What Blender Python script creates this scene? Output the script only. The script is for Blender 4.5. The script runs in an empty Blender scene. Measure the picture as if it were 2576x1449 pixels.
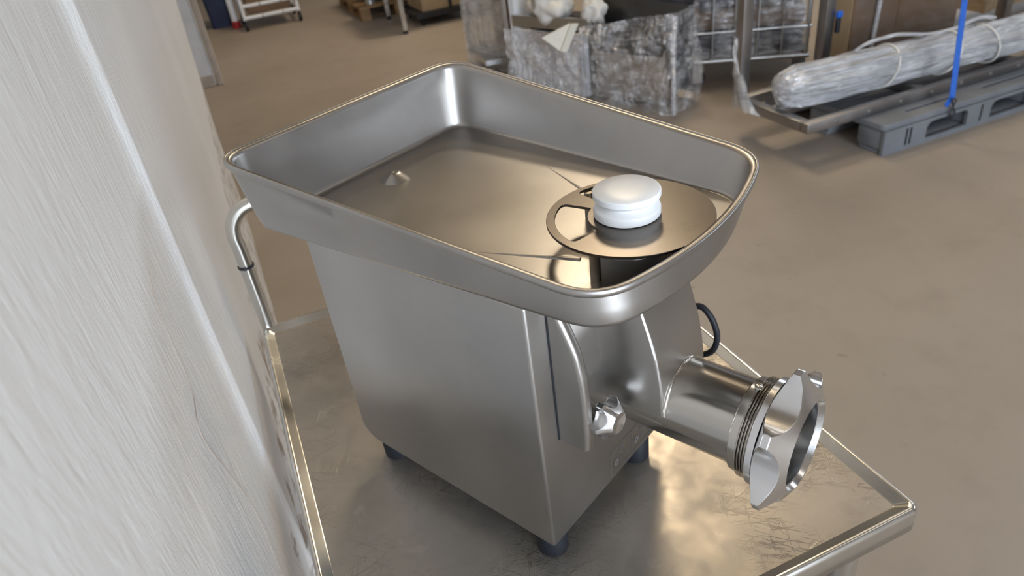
import bpy, bmesh, math, random
from mathutils import Vector, Matrix, noise
random.seed(7)
PI = math.pi
sc = bpy.context.scene
C = sc.collection

# ------------------------------------------------------------------ camera
cam_d = bpy.data.cameras.new('camera'); cam = bpy.data.objects.new('camera', cam_d); C.objects.link(cam)
cam_d.sensor_width = 36; cam_d.lens = 24.974; cam_d.clip_start = 0.02
r_ = Vector((0.392746, 0.912131, -0.117331)); d_ = Vector((0.459569, -0.305171, -0.834066)); f_ = Vector((-0.796584, 0.273655, -0.539042))
m = Matrix.Identity(4)
for i in range(3):
    m[i][0] = r_[i]; m[i][1] = -d_[i]; m[i][2] = -f_[i]
m.translation = Vector((0.4938, -0.2629, 1.503))
cam.matrix_world = m
cam_d.dof.use_dof = True; cam_d.dof.focus_distance = 0.66; cam_d.dof.aperture_fstop = 9.0
sc.camera = cam

# ------------------------------------------------------------------ world, light, exposure
w = bpy.data.worlds.new('world'); sc.world = w; w.use_nodes = True
w.node_tree.nodes['Background'].inputs[0].default_value = (0.75, 0.85, 1.0, 1)
w.node_tree.nodes['Background'].inputs[1].default_value = 1.0
sc.view_settings.view_transform = 'Standard'; sc.view_settings.look = 'None'
sc.view_settings.gamma = 1.0; sc.view_settings.use_curve_mapping = False
sc.view_settings.exposure = 0.32
cy = sc.cycles
cy.max_bounces = 6; cy.diffuse_bounces = 3; cy.glossy_bounces = 4; cy.transmission_bounces = 2; cy.transparent_max_bounces = 6; cy.volume_bounces = 0
cy.caustics_refractive = False; cy.blur_glossy = 1.0; cy.sample_clamp_indirect = 6.0
LIGHT = dict(sky=(42.0, (1.0, 0.82, 0.58)), high=(24.0, (1.0, 0.78, 0.50)), gate=(11.5, (0.80, 0.89, 1.0)), side=(4.8, (0.80, 0.90, 1.0)), roof=(2.0, (1.0, 0.93, 0.84)))

# ------------------------------------------------------------------ materials
MATS = {}
def new_mat(name):
    mt = bpy.data.materials.new(name); mt.use_nodes = True
    nt = mt.node_tree; b = nt.nodes['Principled BSDF']
    MATS[name] = mt
    return mt, nt, b
def N(nt, t, **kw):
    n = nt.nodes.new(t)
    for k, v in kw.items():
        if k in n.inputs.keys(): n.inputs[k].default_value = v
        else: setattr(n, k, v)
    return n
def coords(nt, scale=(1, 1, 1), rot=(0, 0, 0), kind='Object'):
    tc = N(nt, 'ShaderNodeTexCoord'); mp = N(nt, 'ShaderNodeMapping')
    mp.inputs['Scale'].default_value = scale; mp.inputs['Rotation'].default_value = rot
    nt.links.new(tc.outputs[kind], mp.inputs['Vector']); return mp.outputs['Vector']
def ramp(nt, src, stops):
    r = N(nt, 'ShaderNodeValToRGB'); e = r.color_ramp.elements
    while len(e) < len(stops): e.new(0.5)
    for k, (p, c) in zip(e, stops):
        k.position = p; k.color = c if len(c) == 4 else (*c, 1)
    nt.links.new(src, r.inputs[0]); return r.outputs[0]
def noise_tex(nt, vec, scale, detail=5, rough=.55, dist=0):
    n = N(nt, 'ShaderNodeTexNoise'); n.inputs['Scale'].default_value = scale; n.inputs['Detail'].default_value = detail
    n.inputs['Roughness'].default_value = rough; n.inputs['Distortion'].default_value = dist
    nt.links.new(vec, n.inputs['Vector']); return n.outputs['Fac']
def mixc(nt, fac, a, b, mode='MIX'):
    x = N(nt, 'ShaderNodeMix', data_type='RGBA', blend_type=mode)
    for s, v in ((0, fac), (6, a), (7, b)):
        if hasattr(v, 'is_linked') or isinstance(v, bpy.types.NodeSocket): nt.links.new(v, x.inputs[s])
        else: x.inputs[s].default_value = v if s == 0 else (*v, 1) if len(v) == 3 else v
    return x.outputs[2]
def bump(nt, b, h, strength, dist=.001, prev=None):
    bn = N(nt, 'ShaderNodeBump'); bn.inputs['Strength'].default_value = strength; bn.inputs['Distance'].default_value = dist
    nt.links.new(h, bn.inputs['Height'])
    if prev: nt.links.new(prev, bn.inputs['Normal'])
    nt.links.new(bn.outputs[0], b.inputs['Normal']); return bn.outputs[0]
def g(v): return (v, v, v)

def steel(name, col, rough, var=.08, grain=.05, stretch=(1, 1, 1), blot=8, stain=None):
    mt, nt, b = new_mat(name)
    b.inputs['Metallic'].default_value = 1
    v = coords(nt); vs = coords(nt, stretch)
    n1 = noise_tex(nt, v, blot, 4); n2 = noise_tex(nt, vs, 260, 2)
    rr = ramp(nt, n1, [(.3, g(max(.03, rough - var))), (.7, g(rough + var))])
    nt.links.new(rr, b.inputs['Roughness'])
    c = ramp(nt, n1, [(.3, tuple(x * .9 for x in col)), (.7, tuple(min(1, x * 1.06) for x in col))])
    if stain:
        n3 = noise_tex(nt, v, 38, 8, .62); f = ramp(nt, n3, [(.62, g(0)), (.70, g(stain))])
        c = mixc(nt, f, c, (.30, .28, .25))
    nt.links.new(c, b.inputs['Base Color'])
    bump(nt, b, n2, grain, .0006)
    return mt
steel('body_steel', (.45, .44, .428), .33, .05, .05, (1, 1, .15), 7, .10)
steel('tray_steel', (.395, .38, .365), .35, .04, .06, (1, 1, 1), 9, .12)
steel('cast_steel', (.45, .435, .415), .33, .02, .02, (1, 1, 1), 6)
steel('polished_steel', (.62, .59, .55), .17, .015, .02, (.2, 1, 1), 6)
steel('bright_steel', (.74, .74, .75), .20, .03, .03, (1, 1, 1), 10)
steel('disc_steel', (.155, .138, .122), .28, .02, .03, (1, 1, 1), 10)
steel('rod_steel', (.42, .38, .33), .25, .04, .03)
steel('tube_steel', (.68, .67, .64), .24, .05, .05, (1, 1, .2), 10)
steel('frame_steel', (.33, .32, .32), .42, .06, .08, (1, 1, 1), 6)
steel('dark_steel', (.11, .11, .115), .4, .06, .08)
steel('zinc_steel', (.60, .62, .64), .30, .06, .05)

def deck_mat():
    mt, nt, b = new_mat('deck_steel'); b.inputs['Metallic'].default_value = .8
    v = coords(nt)
    n1 = noise_tex(nt, v, 5, 5, .6); n2 = noise_tex(nt, v, 30, 6, .65, .6)
    base = ramp(nt, n1, [(.3, (.36, .33, .295)), (.7, (.46, .43, .39))])
    st = ramp(nt, n2, [(.56, g(0)), (.68, g(.45))]); base = mixc(nt, st, base, (.36, .33, .30))
    h = None
    for k, (rot, sc_) in enumerate(((.4, (14, 150, 1)), (-.7, (13, 170, 1)), (1.3, (16, 140, 1)), (2.3, (12, 160, 1)), (1.9, (15, 180, 1)))):
        v1 = coords(nt, (1, 1, 1), (0, 0, rot)); mp = N(nt, 'ShaderNodeMapping'); mp.inputs['Scale'].default_value = sc_; mp.inputs['Location'].default_value = (k * 7, k * 3, 0)
        nt.links.new(v1, mp.inputs['Vector']); s = noise_tex(nt, mp.outputs[0], 1.8, 2, .5, .5)
        l = ramp(nt, s, [(.62, g(0)), (.66, g(1)), (.70, g(.2))])
        h = l if h is None else mixc(nt, 1.0, h, l, 'LIGHTEN')
    wst = ramp(nt, noise_tex(nt, v, 17, 9, .7, .5), [(.60, g(0)), (.70, g(.5))]); base = mixc(nt, wst, base, (.56, .53, .49))
    patch = ramp(nt, noise_tex(nt, v, 6, 4), [(.44, g(0)), (.62, g(.6))])
    hs = mixc(nt, 1.0, h, patch, 'MULTIPLY')
    base = mixc(nt, hs, base, (.16, .135, .11))
    nt.links.new(base, b.inputs['Base Color'])
    rr = ramp(nt, n2, [(.35, g(.33)), (.7, g(.5))]); nt.links.new(rr, b.inputs['Roughness'])
    p = bump(nt, b, n1, .25, .004); bump(nt, b, hs, .35, .0008, p)
deck_mat()

def diffuse(name, col, rough=.6, var=.1, scale=8, bumps=0, bscale=60, spec=.4, stretch=(1, 1, 1)):
    mt, nt, b = new_mat(name)
    v = coords(nt, stretch); n = noise_tex(nt, v, scale, 3)
    nt.links.new(ramp(nt, n, [(.3, tuple(x * (1 - var) for x in col)), (.7, tuple(min(1, x * (1 + var)) for x in col))]), b.inputs['Base Color'])
    b.inputs['Roughness'].default_value = rough; b.inputs['Specular IOR Level'].default_value = spec
    if bumps: bump(nt, b, noise_tex(nt, v, bscale, 5), bumps, .003)
    return mt
diffuse('rubber', (.012, .014, .02), .55, .2, 40)
diffuse('black_plastic', (.02, .022, .028), .4, .2, 30)
diffuse('print', (.10, .09, .085), .6, .1)
diffuse('pallet_plastic', (.17, .18, .20), .55, .12, 6, .2, 50)
diffuse('pallet_wood', (.30, .18, .08), .7, .3, 6, .2, 40, stretch=(1, 1, 4))
diffuse('cardboard', (.17, .105, .06), .7, .12, 4)
diffuse('cardboard_light', (.42, .31, .19), .7, .12, 4)
diffuse('plywood', (.40, .30, .20), .6, .2, 5, stretch=(1, 4, 8))
diffuse('white_paint', (.72, .73, .76), .4, .05, 10)
diffuse('cream_plastic', (.72, .69, .60), .45, .05, 10)
diffuse('foam', (.66, .64, .61), .8, .08, 14, .4, 30)
diffuse('blue_webbing', (.015, .12, .55), .5, .1, 60, .3, 400)
diffuse('navy_plastic', (.012, .02, .06), .5, .2, 10)
diffuse('red_plastic', (.35, .02, .02), .4, .2, 10)
diffuse('dark_load', (.05, .05, .06), .45, .5, 9)
diffuse('ceiling_paint', (.32, .265, .205), .8, .1, 1)
diffuse('hall_paint', (.42, .37, .32), .8, .1, 1)
diffuse('jamb_paint', (.62, .62, .63), .7, .08, 6, .2, 40)
diffuse('jamb_wood', (.40, .34, .29), .7, .15, 8)

mt, nt, b = new_mat('white_nylon')
b.inputs['Base Color'].default_value = (.86, .87, .88, 1); b.inputs['Roughness'].default_value = .32
b.inputs['Subsurface Weight'].default_value = .12; b.inputs['Subsurface Radius'].default_value = (.01, .01, .01); b.inputs['Subsurface Scale'].default_value = .5

def wall_mat():
    mt, nt, b = new_mat('plaster')
    v = coords(nt); vs = coords(nt, (24, 24, 4.5), (0, .12, 0)); v2 = coords(nt, (60, 60, 15), (0, -.25, 0))
    n1 = noise_tex(nt, v, 3, 2); streak = noise_tex(nt, vs, 2.0, 4, .6); fine = noise_tex(nt, v2, 2.5, 3, .65); lump = noise_tex(nt, v, 55, 3, .6)
    c = ramp(nt, n1, [(.3, (.83, .828, .826)), (.7, (.89, .888, .887))])
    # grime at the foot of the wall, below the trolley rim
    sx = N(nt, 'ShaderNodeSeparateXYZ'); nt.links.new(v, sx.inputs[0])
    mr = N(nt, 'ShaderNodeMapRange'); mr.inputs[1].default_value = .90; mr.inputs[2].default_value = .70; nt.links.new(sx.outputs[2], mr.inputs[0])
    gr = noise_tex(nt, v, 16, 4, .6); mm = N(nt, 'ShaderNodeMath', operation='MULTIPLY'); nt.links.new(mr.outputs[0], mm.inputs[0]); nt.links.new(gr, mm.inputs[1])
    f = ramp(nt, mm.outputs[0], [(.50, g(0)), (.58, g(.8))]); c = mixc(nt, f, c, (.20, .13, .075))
    nt.links.new(c, b.inputs['Base Color']); b.inputs['Roughness'].default_value = .36; b.inputs['Specular IOR Level'].default_value = .5
    p = bump(nt, b, streak, .26, .005); p = bump(nt, b, fine, .36, .002, p); bump(nt, b, lump, .36, .002, p)
wall_mat()

def floor_mat():
    mt, nt, b = new_mat('concrete')
    v = coords(nt)
    n1 = noise_tex(nt, v, .7, 3, .6); n2 = noise_tex(nt, v, 5, 5, .65); n3 = noise_tex(nt, v, 16, 3, .5)
    c = ramp(nt, n1, [(.3, (.315, .268, .222)), (.7, (.39, .338, .286))])
    c = mixc(nt, ramp(nt, n2, [(.5, g(0)), (.75, g(.35))]), c, (.245, .205, .168))
    c = mixc(nt, ramp(nt, n3, [(.70, g(0)), (.76, g(.5))]), c, (.19, .155, .125))
    nt.links.new(c, b.inputs['Base Color']); b.inputs['Roughness'].default_value = .5; b.inputs['Specular IOR Level'].default_value = .35
    bump(nt, b, n2, .15, .004)
floor_mat()

def film_mat(name, lo, hi, tint, wrinkle=(3, 1, 14), rough=.14, metal=.6, sc_=3.2, bd=.02):
    mt, nt, b = new_mat(name)
    out = nt.nodes['Material Output']
    v = coords(nt, wrinkle); n1 = noise_tex(nt, v, sc_, 5, .62, .8); v0 = coords(nt); n2 = noise_tex(nt, v0, 5, 2); n3 = noise_tex(nt, v, sc_ * .35, 3)
    b.inputs['Base Color'].default_value = (*tint, 1); b.inputs['Roughness'].default_value = rough; b.inputs['Specular IOR Level'].default_value = .8; b.inputs['Metallic'].default_value = metal
    p = bump(nt, b, n1, 1.0, bd); bump(nt, b, n3, .8, bd * 2, p)
    tr = N(nt, 'ShaderNodeBsdfTransparent'); tr.inputs[0].default_value = (.95, .95, .97, 1)
    mx = N(nt, 'ShaderNodeMixShader')
    a = N(nt, 'ShaderNodeMath', operation='MULTIPLY'); nt.links.new(n1, a.inputs[0]); nt.links.new(n2, a.inputs[1])
    f = ramp(nt, a.outputs[0], [(.14, g(lo)), (.36, g(hi))])
    nt.links.new(f, mx.inputs[0]); nt.links.new(tr.outputs[0], mx.inputs[1]); nt.links.new(b.outputs[0], mx.inputs[2]); nt.links.new(mx.outputs[0], out.inputs[0])
film_mat('film_clear', .06, .62, (.88, .89, .92), (4, 4, 10), .10, .35)
film_mat('film_thin', .01, .14, (.80, .80, .82), (3, 3, 9), .15)
film_mat('film_dense', .60, 1.0, (.86, .88, .92), (9, 1.0, 14), .08, .4, 5, .024)
film_mat('film_haze', .30, .80, (.86, .85, .85), (3, 3, 7), .22, .1)

def emit(name, key):
    mt, nt, b = new_mat(name); s, c = LIGHT[key]
    b.inputs['Base Color'].default_value = (0, 0, 0, 1); b.inputs['Emission Color'].default_value = (*c, 1); b.inputs['Emission Strength'].default_value = s
for k in LIGHT: emit('pane_' + k, k)

# ------------------------------------------------------------------ geometry helpers
def link(name, me, mat, parent=None, smooth=35, loc=None):
    o = bpy.data.objects.new(name, me); C.objects.link(o)
    if mat and not me.materials: me.materials.append(MATS[mat])
    if smooth is not None:
        me.shade_smooth(); me.set_sharp_from_angle(angle=math.radians(smooth))
    if parent: o.parent = parent
    if loc: o.location = loc
    return o
class MB:
    def __init__(s): s.v = []; s.f = []
    def add(s, vs, fs):
        k = len(s.v); s.v += [tuple(x) for x in vs]; s.f += [tuple(i + k for i in f) for f in fs]; return s
    def bm(s, b):
        b.verts.index_update(); s.add([v.co.copy() for v in b.verts], [[v.index for v in f.verts] for f in b.faces]); b.free(); return s
    def box(s, c, d, bev=0, seg=2, rot=None):
        b = bmesh.new(); bmesh.ops.create_cube(b, size=1)
        for v in b.verts: v.co = Vector((v.co.x * d[0], v.co.y * d[1], v.co.z * d[2]))
        if bev: bmesh.ops.bevel(b, geom=b.edges[:], offset=bev, segments=seg, affect='EDGES', profile=.5)
        M = Matrix.Translation(c) @ (rot if rot else Matrix.Identity(4))
        bmesh.ops.transform(b, matrix=M, verts=b.verts); return s.bm(b)
    def loft(s, rings, closed=True, cap0=False, cap1=False):
        n = len(rings[0]); vs = [p for r in rings for p in r]; fs = []
        for i in range(len(rings) - 1):
            for j in range(n if closed else n - 1):
                a = i * n + j; b_ = i * n + (j + 1) % n; fs.append((a, b_, b_ + n, a + n))
        if cap0: fs.append(tuple(range(n - 1, -1, -1)))
        if cap1: fs.append(tuple(range((len(rings) - 1) * n, len(rings) * n)))
        return s.add(vs, fs)
    def lathe(s, prof, o=(0, 0, 0), axis='z', n=48, cap0=False, cap1=False):
        rings = []
        for a, r in prof:
            ring = []
            for k in range(n):
                t = 2 * PI * k / n; c, q = r * math.cos(t), r * math.sin(t)
                p = {'z': (c, q, a), 'x': (a, c, q), 'y': (q, a, c)}[axis]
                ring.append((o[0] + p[0], o[1] + p[1], o[2] + p[2]))
            rings.append(ring)
        return s.loft(rings, True, cap0, cap1)
    def cyl(s, p0, p1, r, n=20, r1=None, bev=0):
        p0 = Vector(p0); p1 = Vector(p1); ax = (p1 - p0).normalized(); L = (p1 - p0).length
        u = ax.orthogonal().normalized(); v = ax.cross(u); r1 = r if r1 is None else r1
        pr = [(0, r), (L, r1)] if not bev else [(0, r - bev), (bev * .3, r - bev * .3), (bev, r), (L - bev, r1), (L - bev * .3, r1 - bev * .3), (L, r1 - bev)]
        rings = [[p0 + ax * a + u * (q * math.cos(2 * PI * k / n)) + v * (q * math.sin(2 * PI * k / n)) for k in range(n)] for a, q in pr]
        return s.loft(rings, True, True, True)
    def tube(s, pts, r, n=14, sub=6, cap=True):
        P = [Vector(p) for p in pts]; Q = []
        for i in range(len(P) - 1):
            a, b_, c, d = P[max(i - 1, 0)], P[i], P[i + 1], P[min(i + 2, len(P) - 1)]
            for k in range(sub):
                t = k / sub
                Q.append(.5 * ((2 * b_) + (c - a) * t + (2 * a - 5 * b_ + 4 * c - d) * t * t + (3 * b_ - a - 3 * c + d) * t ** 3))
        Q.append(P[-1])
        T = [(Q[min(i + 1, len(Q) - 1)] - Q[max(i - 1, 0)]).normalized() for i in range(len(Q))]
        u = T[0].orthogonal().normalized(); rings = []
        for q, t in zip(Q, T):
            u = (u - t * u.dot(t)).normalized(); v = t.cross(u)
            rings.append([q + u * (r * math.cos(2 * PI * k / n)) + v * (r * math.sin(2 * PI * k / n)) for k in range(n)])
        return s.loft(rings, True, cap, cap)
    def prism(s, poly, axis, a, b_, bev=0, seg=2):
        def P(p, h): return {'x': (h, p[0], p[1]), 'y': (p[0], h, p[1]), 'z': (p[0], p[1], h)}[axis]
        bm_ = bmesh.new(); A = [bm_.verts.new(P(p, a)) for p in poly]; B = [bm_.verts.new(P(p, b_)) for p in poly]; n = len(poly)
        bm_.faces.new(A); bm_.faces.new(B[::-1])
        for i in range(n): bm_.faces.new((A[i], B[i], B[(i + 1) % n], A[(i + 1) % n]))
        bmesh.ops.recalc_face_normals(bm_, faces=bm_.faces)
        if bev:
            es = [e for e in bm_.edges if len(e.link_faces) == 2 and e.calc_face_angle(0) > .6]
            bmesh.ops.bevel(bm_, geom=es, offset=bev, segments=seg, affect='EDGES', profile=.5)
        return s.bm(bm_)
    def build(s, name, mat, parent=None, smooth=35, loc=None, fix=True):
        me = bpy.data.meshes.new(name); me.from_pydata(s.v, [], s.f); me.validate()
        if fix:
            b = bmesh.new(); b.from_mesh(me); bmesh.ops.recalc_face_normals(b, faces=b.faces); b.to_mesh(me); b.free()
        return link(name, me, mat, parent, smooth, loc)
def flat(name, outer, holes, z0, z1, mat, parent=None, bev=0, loc=None):
    cu = bpy.data.curves.new(name, 'CURVE'); cu.dimensions = '2D'; cu.fill_mode = 'BOTH'; cu.extrude = (z1 - z0) / 2 - bev; cu.bevel_depth = bev; cu.bevel_resolution = 1
    for ring in [outer] + holes:
        sp = cu.splines.new('POLY'); sp.points.add(len(ring) - 1); sp.use_cyclic_u = True
        for p, q in zip(sp.points, ring): p.co = (q[0], q[1], 0, 1)
    o = bpy.data.objects.new(name, cu); C.objects.link(o)
    me = bpy.data.meshes.new_from_object(o.evaluated_get(bpy.context.evaluated_depsgraph_get()))
    bpy.data.objects.remove(o); bpy.data.curves.remove(cu)
    me.transform(Matrix.Translation((0, 0, (z0 + z1) / 2))); me.materials.clear(); me.name = name
    return link(name, me, mat, parent, 30, loc)
def thing(name, label, cat, loc=(0, 0, 0), rotz=0, group=None):
    o = bpy.data.objects.new(name, None); C.objects.link(o); o.location = loc; o.rotation_euler = (0, 0, rotz); o.empty_display_size = .05
    return tag(o, label, cat, group)
def tag(o, label, cat, group=None):
    o['label'] = label; o['category'] = cat
    if group: o['group'] = group
    return o
def struct(o, label=None, cat=None):
    o['kind'] = 'structure'
    if label: o['label'] = label
    if cat: o['category'] = cat
    return o
def lerp(a, b_, t): return a + (b_ - a) * t
def interp(tab, z):
    tab = sorted(tab)
    if z <= tab[0][0]: return tab[0][1]
    for (a, p), (b_, q) in zip(tab, tab[1:]):
        if z <= b_: return lerp(p, q, (z - a) / (b_ - a))
    return tab[-1][1]
def circle(cx, cy, r, n=48): return [(cx + r * math.cos(2 * PI * k / n), cy + r * math.sin(2 * PI * k / n)) for k in range(n)]

# ------------------------------------------------------------------ the hall (structure)
struct(MB().box((-3.5, 3, -.1), (25, 16, .2)).build('floor', 'concrete', smooth=None), 'grey brown concrete floor of the hall', 'floor')
struct(MB().box((-3.5, 3, 6.1), (25, 16, .2)).build('ceiling', 'ceiling_paint', smooth=None), 'warm grey ceiling high above the hall', 'ceiling')
struct(MB().box((-15.9, 3, 3), (.2, 16, 6)).build('wall_far', 'hall_paint', smooth=None), 'far wall of the hall', 'wall')
struct(MB().box((5.2, 3, 3), (.2, 16, 6)).build('wall_back', 'hall_paint', smooth=None), 'wall with a gate behind the viewer', 'wall')
struct(MB().box((-3.5, 10.9, 3), (25, .2, 6)).build('wall_right', 'hall_paint', smooth=None), 'long wall on the right of the hall', 'wall')
struct(MB().box((-3.5, -4.9, 3), (25, .2, 6)).build('wall_outer', 'hall_paint', smooth=None), 'outer wall beyond the doorway', 'wall')
# windows: skylight ahead, gate behind, side windows, roof lights
def window(n, c, d, mat, label):
    o = MB().box(c, d).build('window_%d' % n, mat, smooth=None); struct(o, label, 'window')
    ax = min(range(3), key=lambda i: d[i]); e = [i for i in range(3) if i != ax]; fr = MB()
    for i, j in (e, e[::-1]):
        for s in (-1, 1):
            cc = [0, 0, 0]; dd = [0, 0, 0]; cc[i] = s * (d[i] / 2 + .04); dd[i] = .08; dd[j] = d[j] + .16; dd[ax] = .12; fr.box(cc, dd)
    for v in range(len(fr.v)): fr.v[v] = tuple(fr.v[v][k] + c[k] for k in range(3))
    fr.build('window_frame', 'white_paint', o, smooth=None)
window(1, (-5.7, 3.15, 5.98), (1.0, 0.95, .03), 'pane_sky', 'bright skylight in the roof ahead')
window(9, (-3.7, 2.35, 5.98), (0.9, 0.7, .03), 'pane_high', 'small added skylight above the hall for the deck glare')  # unseen skylight, added for the golden glare on the trolley deck
window(2, (5.08, 1.0, 1.8), (.03, 2.4, 3.2), 'pane_gate', 'open daylight gate behind the viewer')
for k in range(3): window(3 + k, (-8 + 5 * k, 10.78, 3.4), (3.0, .03, 1.6), 'pane_side', ('first', 'second', 'third')[k] + ' daylight window in the right wall from the far end')
for k in range(2): window(6 + k, (2.5 - 5.5 * k, 4.5, 5.98), (2.6, 1.0, .03), 'pane_roof', ('near', 'farther')[k] + ' roof light strip above the hall')

# plaster wall close on the left: rough, with a small step where a pilaster starts
xs = [5.1, 4, 3, 2, 1.5, 1.2] + [1.0 - .02 * k for k in range(63)] + [-.27, -.276, -.282, -.286, -.289, -.2915, -.294, -.30, -.315] + [-.33 - .03 * k for k in range(20)] + [-.95 - .1 * k for k in range(23)] + [-3.22, -3.27, -3.295, -3.30]
zs = [0, .1, .2, .3, .4] + [.45 + .02 * k for k in range(58)] + [1.65, 1.8, 2.0, 2.5, 3.5, 5.0, 6.0]
def wall_y(x, z):
    e = -.2905 + .003 * noise.noise(Vector((0, 3, z * 14))) + .002 * noise.noise(Vector((0, 9, z * 60)))
    t = min(1, max(0, 1 - (x - e) / .034)); t = t * t * (2 - t); y = lerp(-.3780, -.3700, t)
    y += .0016 * noise.noise(Vector((x * 2.2, 0, z * 1.6))) + .0007 * noise.noise(Vector((x * 9, 5, z * 5)))
    lean = min(1, max(0, (1.05 - z) / .6)) * min(1, max(0, (-1.0 - x) / 2.3))
    y -= .028 * lean
    if x < -3.2: y -= .02 * ((-3.2 - x) / .1) ** 2
    return y
mb = MB(); rows = [[(x, wall_y(x, z), z) for x in xs] for z in zs]; n = len(xs)
mb.add([p for r in rows for p in r], [(i * n + j, i * n + j + 1, (i + 1) * n + j + 1, (i + 1) * n + j) for i in range(len(zs) - 1) for j in range(n - 1)])
k0 = len(mb.v); back = [(xs[0], -.75, 0), (xs[-1], -.75, 0), (xs[0], -.75, 6), (xs[-1], -.75, 6)]
mb.v += back; top = (len(zs) - 1) * n
mb.f += [(k0, k0 + 2, k0 + 3, k0 + 1), tuple([i * n + n - 1 for i in range(len(zs))] + [k0 + 3, k0 + 1]), tuple([i * n for i in range(len(zs) - 1, -1, -1)] + [k0, k0 + 2]), tuple([top + j for j in range(n)] + [k0 + 3, k0 + 2]), tuple([j for j in range(n - 1, -1, -1)] + [k0, k0 + 1])]
struct(mb.build('wall_left', 'plaster', smooth=50), 'rough white plastered wall right beside the trolley', 'wall')
wl_ = bpy.data.objects['wall_left']
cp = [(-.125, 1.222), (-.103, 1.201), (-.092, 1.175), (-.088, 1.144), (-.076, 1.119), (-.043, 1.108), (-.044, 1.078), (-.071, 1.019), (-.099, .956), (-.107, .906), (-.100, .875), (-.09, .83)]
MB().tube([(x, wall_y(x, z) + .0002, z) for x, z in cp], .0007, 6, 6).build('wall_line', 'jamb_wood', wl_, 60)  # thin dark tube following a faint line on the wall
# the next stretch of wall past the doorway, with its door jamb
struct(MB().box((-10.9, -1.16, 3), (9.8, 1.58, 6), .01).build('wall_doorway', 'jamb_paint', smooth=None), 'white end of the wall past the doorway', 'wall')
struct(MB().box((-6.0, -.335, 1.5), (.05, .05, 3.0), .01).build('trim_1', 'jamb_wood', smooth=None), 'brown worn corner trim of the doorway', 'trim')
struct(MB().box((-6.02, -.75, .045), (.08, .74, .09), .01).build('trim_2', 'jamb_wood', smooth=None), 'dirty brown foot of the doorway wall', 'trim')

# ------------------------------------------------------------------ trolley
X0, X1, Y0, Y1, ZT, ZR = -.585, .1745, -.3416, .265, .850, .858
tro = thing('trolley', 'stainless steel trolley with scratched deck and tubular push handle carrying the grinder', 'trolley')
def rrect(x0, x1, y0, y1, r, z, n=6):
    out = []
    for cx, cy, a0 in ((x1 - r, y1 - r, 0), (x0 + r, y1 - r, PI / 2), (x0 + r, y0 + r, PI), (x1 - r, y0 + r, 1.5 * PI)):
        for k in range(n + 1):
            a = a0 + PI / 2 * k / n; out.append((cx + r * math.cos(a), cy + r * math.sin(a), z))
    return out
def ring(off, z, r): return rrect(X0 + off, X1 - off, Y0 + off, Y1 - off, r, z)
mb = MB(); mb.loft([ring(.018, ZT, .004)], cap1=True)
mb.build('deck', 'deck_steel', tro)
mb = MB()
mb.loft([ring(.018, ZT, .004), ring(.0165, ZT + .0006, .005), ring(.0075, ZR - .0012, .007), ring(.005, ZR, .008), ring(.003, ZR - .0004, .009), ring(.0008, ZR - .003, .010), ring(0, ZR - .007, .010),
         ring(0, ZR - .033, .010), ring(.002, ZR - .036, .010), ring(.012, ZR - .036, .008), ring(.012, ZR - .030, .008)])
mb.build('rim', 'tube_steel', tro, 40)
for lx in (X0 + .045, X1 - .045):
    for ly in (Y0 + .045, Y1 - .045):
        lg = MB().cyl((lx, ly, .125), (lx, ly, ZR - .028), .0165, 24).build('leg', 'tube_steel', tro)
        MB().cyl((lx, ly, .10), (lx, ly, .13), .02, 20).build('socket', 'black_plastic', lg)
mb = MB(); mb.box(((X0 + X1) / 2, (Y0 + Y1) / 2, .24), (X1 - X0 - .05, Y1 - Y0 - .05, .03), .006)
mb.build('lower_shelf', 'deck_steel', tro)
for lx in (X0 + .045, X1 - .045):
    for ly in (Y0 + .045, Y1 - .045):
        cs = MB().box((lx, ly, .085), (.035, .05, .03), .004).box((lx, ly - .022, .065), (.03, .004, .06), .001).box((lx, ly + .022, .065), (.03, .004, .06), .001).build('caster', 'zinc_steel', tro)
        MB().cyl((lx, ly - .014, .05), (lx, ly + .014, .05), .05, 28, bev=.006).build('wheel', 'rubber', cs)
hx = X0 - .004; hz = .883
hpts = [(hx, -.329, .83), (hx, -.329, .90), (hx, -.329, 1.00), (hx, -.330, 1.025), (hx, -.325, 1.048), (hx, -.309, 1.066), (hx, -.287, 1.072), (hx, -.25, 1.073), (hx, .17, 1.073), (hx, .21, 1.072), (hx, .232, 1.066), (hx, .248, 1.048), (hx, .253, 1.025), (hx, .252, 1.0), (hx, .252, .90), (hx, .252, .83)]
hd = MB().tube(hpts, .0112, 20, 8).build('push_handle', 'tube_steel', tro)
tie = MB().lathe([(-.002, .0113), (-.002, .0128), (.002, .0128), (.002, .0113)], (hx, -.329, .973), 'z', 24).box((hx + .0135, -.3305, .973), (.004, .005, .004), .001).build('cable_tie', 'black_plastic', hd); tie['label'] = 'black plastic tie on the handle'

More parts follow.
